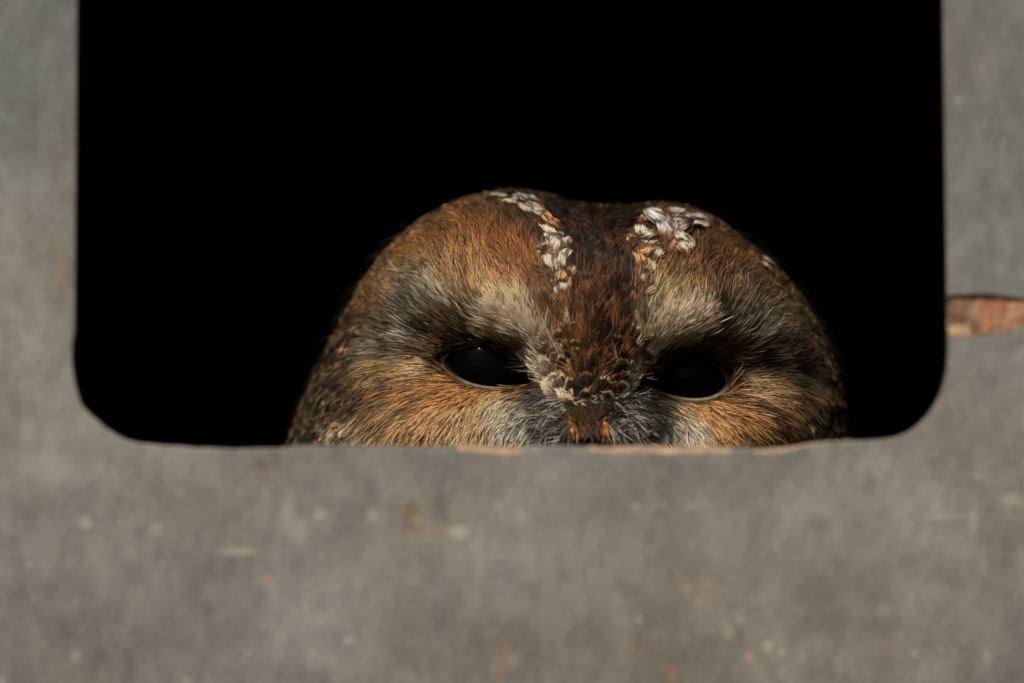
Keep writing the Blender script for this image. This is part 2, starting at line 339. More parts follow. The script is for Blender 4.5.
def hgt(x, y, rho, socket=True):
    base = D*np.clip(1-np.clip(rho, 0, 1)**2.6, 0, 1)**0.56
    m = (np.interp(y, wy, wl)+np.interp(y, wy, wr))/2
    amp = np.interp(y, [170, 220, 300, 380, 430, 520], [0, 5, 17, 26, 30, 0])
    f = amp*np.exp(-0.5*((x-m)/33)**2)
    f -= 20*gz(x, y, 593, 200, 38, 22)                             # dip between the two crowns
    f += 15*gz(x, y, 508, 312, 34, 20, 0.55)+15*gz(x, y, 676, 325, 34, 20, -0.5)    # brows
    f -= 36*gz(x, y, 489, 368, 46, 25, 0.25)+38*gz(x, y, 688, 381, 46, 26, -0.05)   # eye sockets
    f -= 10*gz(x, y, 400, 345, 50, 16, 0.0)+12*gz(x, y, 770, 372, 45, 14, 0.1)      # outer crease
    f += 12*gz(x, y, 425, 415, 48, 24)+12*gz(x, y, 755, 415, 48, 22)
    f += 8*gz(x, y, 430, 270, 45, 35)+8*gz(x, y, 750, 290, 45, 35)
    f += 10*gz(x, y, 530, 425, 26, 22)+10*gz(x, y, 645, 428, 26, 20)
    f += 3.0*fbm(x/26., y/26., 3)*1.0
    h = base+f*np.clip((1-rho)*7, 0, 1)
    if socket:
        for P in (LE, RE): h = h-70*np.clip(1.12-alm(x, y, P), 0, 0.25)/0.25
    return h
HE = float(hgt(EL[0], EL[1], 0.3, False))
def rho_of(x, y): return np.hypot(x-CX, y-CY)/Rad(np.arctan2(y-CY, x-CX))
def W(x, y, h): return np.stack([(x-512)*S, (HE+12-h)*S, (341.5-y)*S], -1)

# --- body: one closed surface
NA, NTT = 720, 260
a_ = np.linspace(-np.pi, np.pi, NA, endpoint=False); t_ = np.linspace(0.004, 1, NTT)*np.pi*0.998
Ag, Tg = np.meshgrid(a_, t_)
rho = np.sin(Tg); xx = CX+rho*Rad(Ag)*np.cos(Ag); yy = CY+rho*Rad(Ag)*np.sin(Ag)
front = Tg <= np.pi/2
hh = np.where(front, hgt(xx, yy, rho), -DB*np.abs(np.cos(Tg))**0.85)
BV = W(xx, yy, hh)
I = np.arange(NA*NTT).reshape(NTT, NA); J = np.roll(I, -1, 1)
BF = np.stack([I[:-1], J[:-1], J[1:], I[1:]], -1).reshape(-1, 4)
# ---------------- colour of the plumage by place on the head
CP = [ # x, y, colour, radius weight
 (410,235,(128,84,48)),(445,222,(118,72,36)),(480,222,(128,74,34)),(500,240,(140,80,36)),(520,252,(140,76,28)),(530,280,(125,70,32)),(460,250,(140,92,50)),(470,275,(150,108,66)),
 (500,270,(140,88,44)),(400,265,(122,98,74)),(420,285,(138,124,108)),(432,298,(140,124,104)),(392,298,(100,88,78)),(380,285,(130,104,80)),(440,265,(138,98,60)),(368,305,(118,82,50)),(375,325,(92,80,70)),(398,330,(126,112,98)),
 (420,320,(98,78,62)),(440,315,(112,84,58)),(462,312,(92,72,56)),(470,300,(120,92,66)),(492,298,(204,178,140)),(486,315,(216,190,150)),(500,322,(220,196,158)),(515,300,(208,184,146)),(520,318,(190,166,132)),
 (530,335,(120,100,78)),(508,335,(150,125,92)),(512,345,(60,46,34)),(538,338,(172,154,130)),(541,362,(190,172,146)),(552,388,(170,152,128)),(560,365,(104,60,32)),(566,385,(96,56,30)),(578,398,(40,25,17)),(598,398,(40,25,17)),(618,365,(104,60,32)),(610,385,(96,56,30)),(430,340,(116,72,38)),(405,348,(100,72,50)),(455,338,(98,62,36)),(470,340,(40,28,18)),(490,338,(40,28,18)),
 (440,362,(58,40,26)),(425,358,(110,76,50)),(385,352,(104,84,66)),(365,340,(110,96,80)),
 (395,372,(150,108,66)),(372,370,(142,108,66)),(412,372,(172,140,104)),(430,378,(164,112,64)),(400,390,(164,108,62)),(375,395,(134,92,54)),(360,410,(110,78,50)),(430,395,(176,116,64)),(415,408,(170,120,76)),
 (390,418,(128,92,60)),(445,405,(182,122,70)),(445,425,(206,164,120)),(425,430,(196,148,100)),(400,435,(180,136,92)),(465,420,(206,160,112)),(470,402,(188,122,62)),(490,400,(196,134,72)),(515,395,(150,100,54)),
 (480,432,(210,170,128)),(494,418,(196,186,168)),(500,432,(220,214,200)),(515,405,(112,104,94)),(515,425,(150,144,134)),(532,400,(62,57,53)),(535,425,(78,73,68)),(545,410,(44,40,37)),(552,432,(62,57,52)),(540,388,(36,31,27)),
 # right disc
 (672,240,(116,76,42)),(690,245,(116,74,40)),(700,262,(126,80,44)),(720,262,(108,68,40)),(668,265,(128,86,48)),(745,270,(110,80,54)),(700,285,(130,92,58)),(730,290,(112,84,60)),(765,290,(108,88,68)),
 (665,290,(166,136,96)),(668,308,(218,194,156)),(690,305,(210,184,146)),(705,316,(206,180,144)),(690,326,(206,180,142)),(655,335,(180,160,130)),(660,350,(84,68,50)),(712,330,(78,56,40)),(722,312,(88,70,56)),
 (745,318,(112,96,80)),(770,318,(118,104,88)),(795,318,(108,90,72)),(765,340,(104,84,66)),(735,338,(96,68,44)),(725,352,(100,68,42)),(745,352,(96,66,42)),(700,345,(40,28,18)),(680,347,(44,32,20)),(790,345,(96,76,58)),
 (775,368,(56,42,32)),(745,375,(60,42,28)),(810,360,(88,68,50)),(805,385,(80,62,46)),(760,388,(140,108,74)),(765,398,(160,124,88)),(785,400,(128,92,58)),(745,400,(150,100,56)),(735,412,(158,102,52)),
 (760,420,(156,104,58)),(785,425,(124,84,50)),(725,428,(160,112,66)),(745,436,(150,100,56)),(710,415,(170,116,64)),(695,418,(196,140,88)),(700,408,(150,98,52)),(685,408,(130,104,80)),(680,432,(160,150,138)),
 (665,415,(50,46,43)),(660,430,(72,67,62)),(648,408,(32,29,27)),(635,425,(46,42,39)),(625,410,(40,36,32)),(690,438,(176,164,146)),(638,375,(168,150,126)),(650,390,(34,28,23)),(670,402,(90,70,50)),
 # middle
 (530,215,(84,54,34)),(600,212,(40,28,22)),(575,210,(44,30,22)),(620,212,(44,30,22)),(595,240,(54,42,36)),(605,265,(52,46,44)),(580,262,(62,42,28)),(575,300,(110,66,34)),(610,290,(86,50,30)),(600,320,(92,50,28)),(560,315,(124,78,38)),
 (630,310,(110,64,34)),(565,345,(112,64,34)),(600,350,(84,46,26)),(625,345,(110,62,32)),(587,375,(70,38,22)),(570,375,(120,72,42)),(610,375,(120,70,40)),(587,395,(50,30,20)),(587,430,(110,70,38)),(552,290,(120,90,60)),
 # rim and neck
 (335,350,(76,58,40)),(320,385,(78,62,44)),(330,410,(84,66,46)),(310,430,(92,76,54)),(345,390,(86,64,44)),(345,430,(150,124,94)),(350,320,(100,68,40)),(365,285,(112,76,44)),(400,240,(120,80,44)),(440,207,(110,72,40)),(490,192,(96,66,42)),
 (700,214,(96,66,44)),(750,250,(110,72,42)),(780,275,(116,84,54)),(805,310,(112,88,60)),(825,350,(92,70,50)),(835,400,(100,80,58)),(825,425,(96,76,54)),(815,440,(88,66,46)),
 (300,520,(110,84,58)),(590,600,(150,125,95)),(880,560,(110,84,58)),(590,900,(150,125,95))]
cpx = np.array([c[0] for c in CP], float); cpy = np.array([c[1] for c in CP], float); cpc = lin(np.array([c[2] for c in CP]))
cpl = (cpc@np.array([.25, .6, .15]))[:, None]; cpc = np.array([.98, .985, .93])*(cpl+(cpc-cpl)*np.array([.82, .93, .96]))*np.clip((cpl/0.12)**.55, .3, 1.7)
def paint(x, y, warp=7.0, pw=2.1):
    xw = x+warp*fbm(x/14., y/14., 41); yw = y+warp*fbm(x/14., y/14., 51)
    out = np.zeros((len(x), 3))
    for i in range(0, len(x), 20000):
        sl = slice(i, i+20000)
        d2 = (xw[sl, None]-cpx)**2+(yw[sl, None]-cpy)**2+14.0
        w_ = d2**-pw; w_ /= w_.sum(1)[:, None]; out[sl] = w_@cpc
    return out
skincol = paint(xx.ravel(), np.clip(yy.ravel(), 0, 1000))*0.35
ft = NT('owl_down', 0.9, 0.1); at = ft.n('ShaderNodeAttribute', attribute_name='Col'); fn = ft.noise(ft.co(), 700, 4, 0.7)
ft.base(ft.mix(1.0, at.outputs[0], ft.mix(fn, (0.5, 0.5, 0.5), (1.3, 1.3, 1.3)), 'MULTIPLY')); ft.bump(fn, 0.001)
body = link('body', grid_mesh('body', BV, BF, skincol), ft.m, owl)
# plumage material
fm = NT('owl_plumage', 0.62, 0.22); at = fm.n('ShaderNodeAttribute', attribute_name='Col'); fn2 = fm.noise(fm.co(), 2600, 2, 0.5)
fm.base(fm.mix(1.0, at.outputs[0], fm.mix(fn2, (0.8, 0.8, 0.8), (1.2, 1.2, 1.2)), 'MULTIPLY'))
mat_pl = fm.m

# ---------------- strands
def strands(name, P, N, Dv, L, Wd, C0, C1, lift, bend, K=4, twist=35, CK=None, parent=owl):
    """P,N,Dv (n,3); tapering curved blades, one mesh"""
    m = len(P); s = np.linspace(0, 1, K+1)
    Dv = Dv-(Dv*N).sum(1)[:, None]*N; Dv /= np.linalg.norm(Dv, axis=1)[:, None]+1e-9
    B = np.cross(N, Dv)
    pts = (P[:, None]+(Dv*L[:, None])[:, None]*s[None, :, None]
           + (N*(L*lift)[:, None])[:, None]*(s**1.0*(1-0.45*s))[None, :, None]
           + (B*(L*bend)[:, None])[:, None]*(s**2)[None, :, None])
    tw = np.radians(rng.uniform(-twist, twist, m))
    side = B*np.cos(tw)[:, None]+N*np.sin(tw)[:, None]
    wd = np.interp(s, [0, .3, .75, 1], [.8, 1, .7, .08])
    off = side[:, None]*(Wd[:, None]*wd[None])[..., None]*0.5
    V = np.stack([pts-off, pts+off], 2)                       # m,K+1,2,3
    cc = CK if CK is not None else C0[:, None]*(1-s)[None, :, None]+C1[:, None]*s[None, :, None]
    Cc = np.repeat(cc[:, :, None], 2, 2)
    base = (np.arange(m)*(K+1)*2)[:, None, None]; k = np.arange(K)[None, :, None]*2
    F = (base+k+np.array([0, 1, 3, 2])[None, None]).reshape(-1, 4)
    return link(name, grid_mesh(name, V, F, Cc*(0.58/np.maximum(Cc.max(-1, keepdims=True), .58))), mat_pl, parent)
# surface sampler
vn_ = None
def surf(x, y):
    """3-D point and outward normal on the front of the head"""
    r = rho_of(x, y); e_ = 1.2
    h = hgt(x, y, r, False); hx = hgt(x+e_, y, rho_of(x+e_, y), False); hy = hgt(x, y+e_, rho_of(x, y+e_), False)
    P = W(x, y, h); tx = W(x+e_, y, hx)-P; ty = W(x, y+e_, hy)-P
    N = np.cross(tx, ty); N /= np.linalg.norm(N, axis=1)[:, None]; N *= np.where(N[:, 1] > 0, -1, 1)[:, None]
    return P, N, r
def sample(nn, ymax=475, tmax=1.72):
    Vv = BV.reshape(-1, 3); a = Vv[BF[:, 0]]; c = Vv[BF[:, 2]]; b_ = Vv[BF[:, 1]]; d = Vv[BF[:, 3]]
    cr = np.cross(c-a, d-b_); ar = 0.5*np.linalg.norm(cr, axis=1)
    fx = xx.ravel()[BF].mean(1); fy = yy.ravel()[BF].mean(1); tt = Tg.ravel()[BF].mean(1)
    ar = np.where((fy < ymax) & (tt < tmax), ar, 0)
    idx = rng.choice(len(ar), nn, p=ar/ar.sum()); u, v = rng.random(nn), rng.random(nn)
    f = BF[idx]; w4 = np.stack([(1-u)*(1-v), u*(1-v), u*v, (1-u)*v], 1)
    P = (Vv[f]*w4[..., None]).sum(1); x = (xx.ravel()[f]*w4).sum(1); y = (yy.ravel()[f]*w4).sum(1)
    # wrap seam is on the far left at angle pi: faces there are fine (positions are cartesian)
    Nn = cr[idx]/np.linalg.norm(cr[idx], axis=1)[:, None]
    cen = np.array([(CX-512)*S, (HE+12)*S+0.02, (341.5-CY)*S]); Nn *= np.where(((P-cen)*Nn).sum(1) < 0, -1, 1)[:, None]
    return P, Nn, x, y, tt[idx]
DL = [(524, 214), (500, 208), (480, 209), (444, 224), (412, 249), (386, 281), (368, 314), (360, 345), (354, 380), (356, 420), (362, 480), (590, 480), (575, 440), (566, 412), (552, 390), (543, 360), (541, 330), (546, 300), (552, 270), (545, 235)]
DR = [(655, 234), (690, 232), (712, 240), (740, 262), (766, 289), (789, 318), (806, 350), (815, 385), (808, 420), (800, 480), (580, 480), (600, 440), (612, 412), (627, 390), (641, 362), (648, 330), (646, 300), (640, 265)]
def flow(x, y):
    """direction in which the plumage lies, layout axes (y down)"""
    left = x < (np.interp(y, wy, wl)+np.interp(y, wy, wr))/2
    ex = np.where(left, EL[0]+8, ER[0]-8); ey = np.where(left, EL[1], ER[1])
    d1 = np.stack([x-ex, y-ey], 1); l1 = np.linalg.norm(d1, axis=1)+1e-6
    d2 = np.stack([x-BK[0], y-(BK[1]-12)], 1); l2 = np.linalg.norm(d2, axis=1)+1e-6
    w2 = np.clip(1.4-np.abs(x-BK[0])/95, 0.12, 1)*np.where(y < 420, 1, 0.9)
    f = d1/l1[:, None]*(1-w2)[:, None]+d2/l2[:, None]*w2[:, None]
    f[:, 1] += 0.12*np.clip((y-330)/80, 0, 1)
    ang = np.arctan2(f[:, 1], f[:, 0])+0.35*fbm(x/30., y/30., 61)+0.18*np.where(left, -1, 1)*np.clip((l1-60)/80, 0, 1)
    return np.stack([np.cos(ang), np.sin(ang)], 1), l1, left
def d3(f): return np.stack([f[:, 0], np.zeros(len(f)), -f[:, 1]], 1)
def rim_k(x, y):                  # wider bare rim under each eye
    k = np.full(len(x), 1.08)
    for P, o in ((LE, -12), (RE, 14)):
        c = P.mean(0); k = np.where((np.abs(x-c[0]-o) < 30) & (y > c[1]+6) & (y < c[1]+45), 1.065, k)
    return k
def inlid(x, y, k=1.08): return (alm(x, y, LE) < k) | (alm(x, y, RE) < k)

# facial discs
def disc(name, poly, nn):
    P, N, x, y, tt = sample(nn)
    ok = pip(x, y, poly) & (tt < 1.56) & ~inlid(x, y, rim_k(x, y)) & (y < 470)
    P, N, x, y = P[ok], N[ok], x[ok], y[ok]
    f, l1, left = flow(x, y); m = len(x)
    f2 = f+rng.normal(0, 0.16, (m, 2))
    L = rng.uniform(17, 36, m)*np.clip(0.35+l1/110, 0.4, 1.0)
    bris = (np.abs(x-BK[0]) < 95) & (y > 393)
    L = np.where(bris, rng.uniform(9, 20, m), L)
    tipx = x+f2[:, 0]*L; tipy = y+f2[:, 1]*L
    bad = inlid(tipx, tipy, 1.02) | inlid(x+f2[:, 0]*L*.5, y+f2[:, 1]*L*.5, 1.02)
    L = np.where(bad, 4.0, L)
    keep = ~(bad & inlid(x+f2[:, 0]*4, y+f2[:, 1]*4, 1.0)); 
    cx_, cy_ = np.where(left, EL[0], ER[0]), np.where(left, EL[1], ER[1])
    th = np.arctan2(y-cy_, x-cx_)
    c0 = paint(x, y); c1 = paint(x+f[:, 0]*L*.8, y+f[:, 1]*L*.8)
    lowr = (np.minimum(alm(x, y, LE), alm(x, y, RE)) < 1.34) & (rim_k(x, y) > 1.1); c0 = np.where(lowr[:, None], lin((196, 178, 150)), c0)
    streak = 1+0.45*vnoise(th*26+0.4*vnoise(x/9, y/9, 3), l1/30., 71)+0.32*vnoise(th*60, l1/17., 72)
    streak *= 1+0.14*np.sin(l1*0.75+2*fbm(x/20., y/20., 75))*(l1 > 45)
    dstk = vnoise(th*30+.8*vnoise(x/14, y/14, 8), l1/48., 77)+.5*vnoise(th*55, l1/26., 78)
    clump = np.where(dstk > .42, .42, 1.06)+0.38*fbm(x/11., y/11., 73)+.2*fbm(x/5., y/5., 74)
    br = np.exp(rng.normal(0, 0.30, m))*streak*clump
    al_ = np.minimum(alm(x, y, LE), alm(x, y, RE)); ec_ = np.where(left, LE.mean(0)[1], RE.mean(0)[1])
    br = np.where((al_ < 1.22) & (y < ec_+2), br*.4, br)
    dark = rng.random(m) < 0.22; br = np.where(dark, br*0.18, br)
    pale = (rng.random(m) < 0.12); br = np.where(pale, br*1.7, br)
    # grey bristles by the beak: black and white mixed
    bw = bris & (rng.random(m) < 0.8); gv = np.where(rng.random(m) < 0.6, rng.uniform(.08, .4, m), rng.uniform(.9, 1.9, m)); br = np.where(bw, gv, br)
    tint = np.exp(rng.normal(0, 0.05, (m, 3)))*np.where(bw[:, None], np.array([[1.10, 1, .84]]), 1)
    ck = np.stack([c0, (c0+c1)/2, (c0+c1)/2*1.05, c1*1.1, c1*1.25], 1)*(br[:, None]*tint)[:, None]*np.array([.25, .6, 1, 1.2, 1.35])[None, :, None]*GAIN  # dark roots, lighter tips: shade in the gaps between barbs put into the colour
    wd = rng.uniform(0.5, 1.05, m)*np.where(bris, 1.15, 1)
    k = keep
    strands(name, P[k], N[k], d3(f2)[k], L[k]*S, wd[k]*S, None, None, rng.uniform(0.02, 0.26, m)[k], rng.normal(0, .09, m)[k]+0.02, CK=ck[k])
GAIN = 0.80
disc('facial_disc', DL, 220000)
disc('facial_disc', DR, 220000)

# contour feathers: each feather is a fan of barbs off one shaft
def feathers(name, x, y, f, L, Wd, cb, ct, kind, lift, P=None, N=None, nb=17, shade=None):
    """kind 0 plain, 1 pale tip, 2 barred, 3 dark shaft with pale margin, 4 white spot"""
    m = len(x)
    if P is None: P, N, r = surf(x, y)
    Dv = d3(f); Dv = Dv-(Dv*N).sum(1)[:, None]*N; Dv /= np.linalg.norm(Dv, axis=1)[:, None]+1e-9; B = np.cross(N, Dv)
    u = np.linspace(0.02, 0.9, nb); sd_ = np.where(np.arange(nb) % 2 == 0, 1.0, -1.0)
    u = u[None]+rng.uniform(-.04, .04, (m, nb)); sd_ = np.broadcast_to(sd_, (m, nb))
    bl = 0.46*(1-0.35*u)*rng.uniform(.75, 1.15, (m, nb))
    ang = sd_*(0.15+0.75*(1-u))*rng.uniform(.8, 1.1, (m, nb))*np.clip(Wd/L*1.9, .4, 1.5)[:, None]
    ux = u*1.0; curv = 0.10
    K = 3; s = np.linspace(0, 1, K+1)
    al = ux[..., None]*0.8+bl[..., None]*s*np.cos(ang)[..., None]          # along, 0..1.2
    la = bl[..., None]*s*np.sin(ang)[..., None]                            # across
    la = la*(1+0.15*s)+(rng.normal(0, .1, m))[:, None, None]*al**2
    up = lift[:, None, None]*al*(1-0.38*al)-0.25*np.abs(la)+rng.uniform(0, .03, (m, nb, 1))
    Lm = (L*S)[:, None, None, None]
    pts = P[:, None, None]+Lm*(Dv[:, None, None]*al[..., None]+B[:, None, None]*la[..., None]+N[:, None, None]*up[..., None])
    wd = (L*S*0.085)[:, None, None]*np.interp(s, [0, .4, .8, 1], [.7, 1, .8, .15])[None, None]
    sd3 = B[:, None]*np.cos(ang)[..., None]-Dv[:, None]*np.sin(ang)[..., None]+N[:, None]*(rng.normal(0, .3, (m, nb)))[..., None]
    off = sd3[:, :, None]*wd[..., None]*0.5
    V = np.stack([pts-off, pts+off], 3)
    q = np.clip(al, 0, 1.25); lat = np.abs(la)*L[:, None, None]/np.maximum(Wd, 1)[:, None, None]
    k = kind[:, None, None]; ph = rng.uniform(0, 6.28, m)[:, None, None]
    t = np.zeros_like(q)
    t = np.where(k == 1, np.clip((q-0.72)/0.15, 0, 1), t)
    t = np.where(k == 2, np.clip(0.5+1.3*np.sin(q*11+ph), 0, 1), t)
    t = np.where(k == 3, np.clip((lat-0.14)/0.14, 0, 1)*np.clip((q-0.25)/.2, 0, 1), t)
    t = np.where(k == 4, np.clip((q-0.35)/0.12, 0, 1)*np.clip((1.08-q)/.07, 0.15, 1)*np.clip(1.2-np.clip(0.06-lat, 0, .06)*12, 0, 1), t)
    br = np.exp(rng.normal(0, .16, (m, 1, 1, 1))+rng.normal(0, .16, (m, nb, 1, 1)))
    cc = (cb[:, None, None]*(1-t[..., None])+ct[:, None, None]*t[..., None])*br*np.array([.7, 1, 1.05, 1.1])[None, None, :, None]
    Cc = np.repeat(cc[:, :, :, None], 2, 3)
    M = m*nb; base = (np.arange(M)*(K+1)*2)[:, None, None]; kk = np.arange(K)[None, :, None]*2
    F = (base+kk+np.array([0, 1, 3, 2])[None, None]).reshape(-1, 4)
    return link(name, grid_mesh(name, V, F, np.clip(Cc, 0, .95)), mat_pl, owl)

def tufts(name, x, y, f, L, n, spread, c0, c1, c2, lift, bend, conv=.75, wd=(.8, 1.35)):
    m = len(x); rep = lambda v: np.repeat(v, n, 0)
    off = rng.normal(0, 1, (m*n, 2))*rep(spread)[:, None]; q = rng.random(m*n)
    fn_ = f/np.linalg.norm(f, axis=1)[:, None]
    X, Y = rep(x)+off[:, 0]-rep(fn_[:, 0]*L)*q*.35, rep(y)+off[:, 1]-rep(fn_[:, 1]*L)*q*.35
    d = rep(fn_*L[:, None])-conv*off+rng.normal(0, 1, (m*n, 2)); LL = np.linalg.norm(d, axis=1)*rng.uniform(.7, 1.1, m*n)
    tx, ty = X+d[:, 0], Y+d[:, 1]; ok = ~inlid(tx, ty, 1.04) & ~inlid(X, Y, 1.04) & (rho_of(X, Y) < .992)
    P, N, r_ = surf(X, Y); br = np.exp(rng.normal(0, .38, (m*n, 1)))
    a0, a1, a2 = rep(c0)*br, rep(c1)*br, rep(c2)*br
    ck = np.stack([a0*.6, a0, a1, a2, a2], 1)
    strands(name, P[ok], N[ok], d3(d)[ok], LL[ok]*S, rng.uniform(*wd, m*n)[ok]*S, None, None, (rep(lift)+rng.normal(0, .05, m*n))[ok], (rep(bend)+rng.normal(0, .08, m*n))[ok], CK=ck[ok], twist=50)
def vanes(name, x, y, f, L, Wd, ce, cc, kind, lift, P=None, N=None, cup=.35, n=44, mott=False):
    """rounded overlapping feathers built of barbs that run along the vane; ce edge colour, cc middle colour
    kind 0: pale oval with a dark edge, 1: dark with pale tip, 2: barred, 3: pale edge and dark shaft, 5: thin pale tip"""
    m = len(x); K = 5
    if P is None: P, N, r_ = surf(x, y)
    Dv = d3(f); Dv = Dv-(Dv*N).sum(1)[:, None]*N; Dv /= np.linalg.norm(Dv, axis=1)[:, None]+1e-9; B = np.cross(N, Dv)
    v = rng.uniform(-1, 1, (m, n, 1)); u0 = rng.uniform(0, .62, (m, n, 1)); s = np.linspace(0, 1, K+1)[None, None]
    end = 1.0-.22*v**2+rng.normal(0, .05, (m, n, 1)); u = np.minimum(u0+.42, end)*s+np.minimum(u0, end-.2)*(1-s)
    prof = lambda u: np.interp(u, [0, .15, .4, .65, .85, .95, 1.1], [.2, .6, .95, 1, .86, .7, .55])
    w = prof(u)*(Wd/L)[:, None, None]*.5
    bend = rng.normal(0, .22, m)[:, None, None]
    la = w*v+bend*u**2+.05*rng.normal(0, 1, (m, n, 1))*s
    up = lift[:, None, None]*u*(1.1-.5*u)-cup*w*v*v+rng.uniform(0, .05, m)[:, None, None]+.03*rng.random((m, n, 1))+.05*s*rng.random((m, n, 1))
    Lm = (L*S)[:, None, None, None]
    pts = (P-Dv*(L*S*.45)[:, None])[:, None, None]+Lm*(Dv[:, None, None]*u[..., None]+B[:, None, None]*la[..., None]+N[:, None, None]*up[..., None])
    av = np.abs(v)+0*u; q = u+0*v; kk = kind[:, None, None]; ph = rng.uniform(0, 6.28, m)[:, None, None]
    d = np.sqrt((av/.9)**2+((q-.6)/.36)**2)+.10*rng.normal(0, 1, (m, n, 1))
    t = np.clip((1.1-d)/.3, 0, 1)
    t = np.where(kk == 1, np.clip((q-.62-.1*av)/.2, 0, 1), t)
    t = np.where(kk == 2, np.clip(.5+1.5*np.sin(q*10+ph+av*1.2), 0, 1), t)
    t = np.where(kk == 5, np.clip((q+.20*av-.80)/.10, 0, 1), t)
    t = np.where(kk == 3, np.clip((np.maximum(av, q*.9)-.55)/.3, 0, 1)*np.clip((q-.2)/.3, 0, 1), t)
    c = ce[:, None, None]*(1-t[..., None])+cc[:, None, None]*t[..., None]
    if mott:                     # brown blotches and a rusty base inside pale feathers
        nz = vnoise(x[:, None, None]*.37+v*2.2+ph*3, y[:, None, None]*.31+q*3.5, 17)
        wb = np.clip((nz-.12)/.2, 0, 1)[..., None]*.85; wr = np.clip((.62-q)/.25, 0, 1)[..., None]*.8*(rng.random((m, 1, 1, 1)) < .7)
        c = c*(1-wr)+lin((150, 88, 42))*wr*.9; c = c*(1-wb)+lin((66, 40, 24))*wb
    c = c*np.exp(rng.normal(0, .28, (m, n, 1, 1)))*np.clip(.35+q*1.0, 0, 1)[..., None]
    wd = ((Wd*S*.10)[:, None, None]*rng.uniform(.7, 1.2, (m, n, 1))*np.interp(s, [0, .3, .75, 1], [.7, 1, .75, .1]))
    tw = rng.normal(0, .35, (m, n, 1))
    sd = B[:, None]*np.cos(tw)+N[:, None]*np.sin(tw)
    off = sd[:, :, None]*wd[..., None]*.5
    V = np.stack([pts-off, pts+off], 3); c = np.repeat((c+0*pts)[:, :, :, None], 2, 3); c = c*(.6/np.maximum(c.max(-1, keepdims=True), .6))
    M = m*n; base = (np.arange(M)*(K+1)*2)[:, None, None]; k2 = np.arange(K)[None, :, None]*2
    F = (base+k2+np.array([0, 1, 3, 2])[None, None]).reshape(-1, 4)
    return link(name, grid_mesh(name, V, F, c), mat_pl, owl)
# crown: wedge between the discs
def jgrid(x0, x1, y0, y1, st):
    gx, gy = np.meshgrid(np.arange(x0, x1, st), np.arange(y0, y1, st)); gx = gx+(np.arange(gx.shape[0]) % 2)[:, None]*st/2
    x = gx.ravel()+rng.normal(0, st*.28, gx.size); y = gy.ravel()+rng.normal(0, st*.28, gx.size); return x, y
x, y = jgrid(490, 690, 190, 432, 5.6)
ok = (x > np.interp(y, wy, wl)-6) & (x < np.interp(y, wy, wr)+6) & (rho_of(x, y) < 0.985) & (y < 425); x, y = x[ok], y[ok]; m = len(x)
mid = (np.interp(y, wy, wl)+np.interp(y, wy, wr))/2; hw = (np.interp(y, wy, wr)-np.interp(y, wy, wl))/2
lat = (x-mid)/hw
f = np.stack([lat*0.75+0.35*fbm(x/13., y/13., 81), -np.ones(m)+0.25*fbm(x/13., y/13., 82)], 1)
low = np.clip((y-350)/50, 0, 1); f[:, 0] += lat*0.6*low
cb = paint(x, y, 4)*GAIN*0.85; cb *= np.exp(rng.normal(0, .22, (m, 1)))
edge = np.abs(lat)
ru = rng.random(m)
kind = np.where((y > 330) & (edge > 0.35) & (ru < 0.5), 1, np.where(ru < .35, 3, np.where(ru < .6, 2, 0)))
kind = np.where((y > 375) & (ru < .45), 1, kind)
rust = lin((176, 96, 42)); cream = lin((226, 196, 152)); 
ct = np.where((kind == 1)[:, None], cream[None]*rng.uniform(.55, 1.15, (m, 1)), rust[None]*rng.uniform(.35, 1.1, (m, 1))*np.interp(y, [200, 260, 300], [.35, .5, 1])[:, None])
ln_ = rng.uniform(.55, 1.0, (m, 1))
dk = paint(x, y, 5)*np.exp(rng.normal(0, .35, (m, 1)))*.8
hi = np.where((rng.random(m)[:, None] < .55) | (y[:, None] > 396), dk*.45, lin((132, 84, 48))[None]*np.interp(y, [195, 250, 290, 330], [.10, .25, .55, 1.0])[:, None]*ln_)
is1 = (kind == 1) & (edge > .5) & (y > 300) & (y < 400)
tip = np.where(is1[:, None], cream[None]*ln_*.95, hi)
mid_ = np.where(is1[:, None], (dk+tip)/2, np.where(rng.random(m)[:, None] < .5, hi, dk))
tufts('crown_plumage', x, y, f, rng.uniform(17, 30, m)*np.where(y > 380, .6, 1), 42, np.full(m, 3.2), dk*.35, mid_, tip, rng.uniform(.12, .40, m)*np.clip((1.02-rho_of(x, y))/.3, .15, 1), rng.normal(0, .25, m)+lat*.25)

i = np.flatnonzero(((y > 325) & (edge > .3)) | (y > 378)); i = i[(rng.random(len(i)) < .3) & (y[i] < 398)]; mm = len(i)
ff = f[i]+rng.normal(0, .3, (mm, 2)); P_, N_, r_ = surf(x[i], y[i])
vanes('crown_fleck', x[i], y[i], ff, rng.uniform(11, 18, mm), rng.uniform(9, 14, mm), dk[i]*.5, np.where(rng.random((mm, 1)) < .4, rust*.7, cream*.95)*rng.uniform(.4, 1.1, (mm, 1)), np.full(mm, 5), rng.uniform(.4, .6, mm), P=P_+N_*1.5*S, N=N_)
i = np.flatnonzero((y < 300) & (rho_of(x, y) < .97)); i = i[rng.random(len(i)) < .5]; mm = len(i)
vanes('crown_vane', x[i], y[i], f[i], rng.uniform(16, 26, mm), rng.uniform(7, 11, mm), dk[i]*.4, dk[i]*rng.uniform(.6, 2.2, (mm, 1))+rust*.08, rng.integers(0, 4, mm), rng.uniform(.3, .5, mm)*np.clip((1.02-rho_of(x[i], y[i]))/.3, .15, 1))
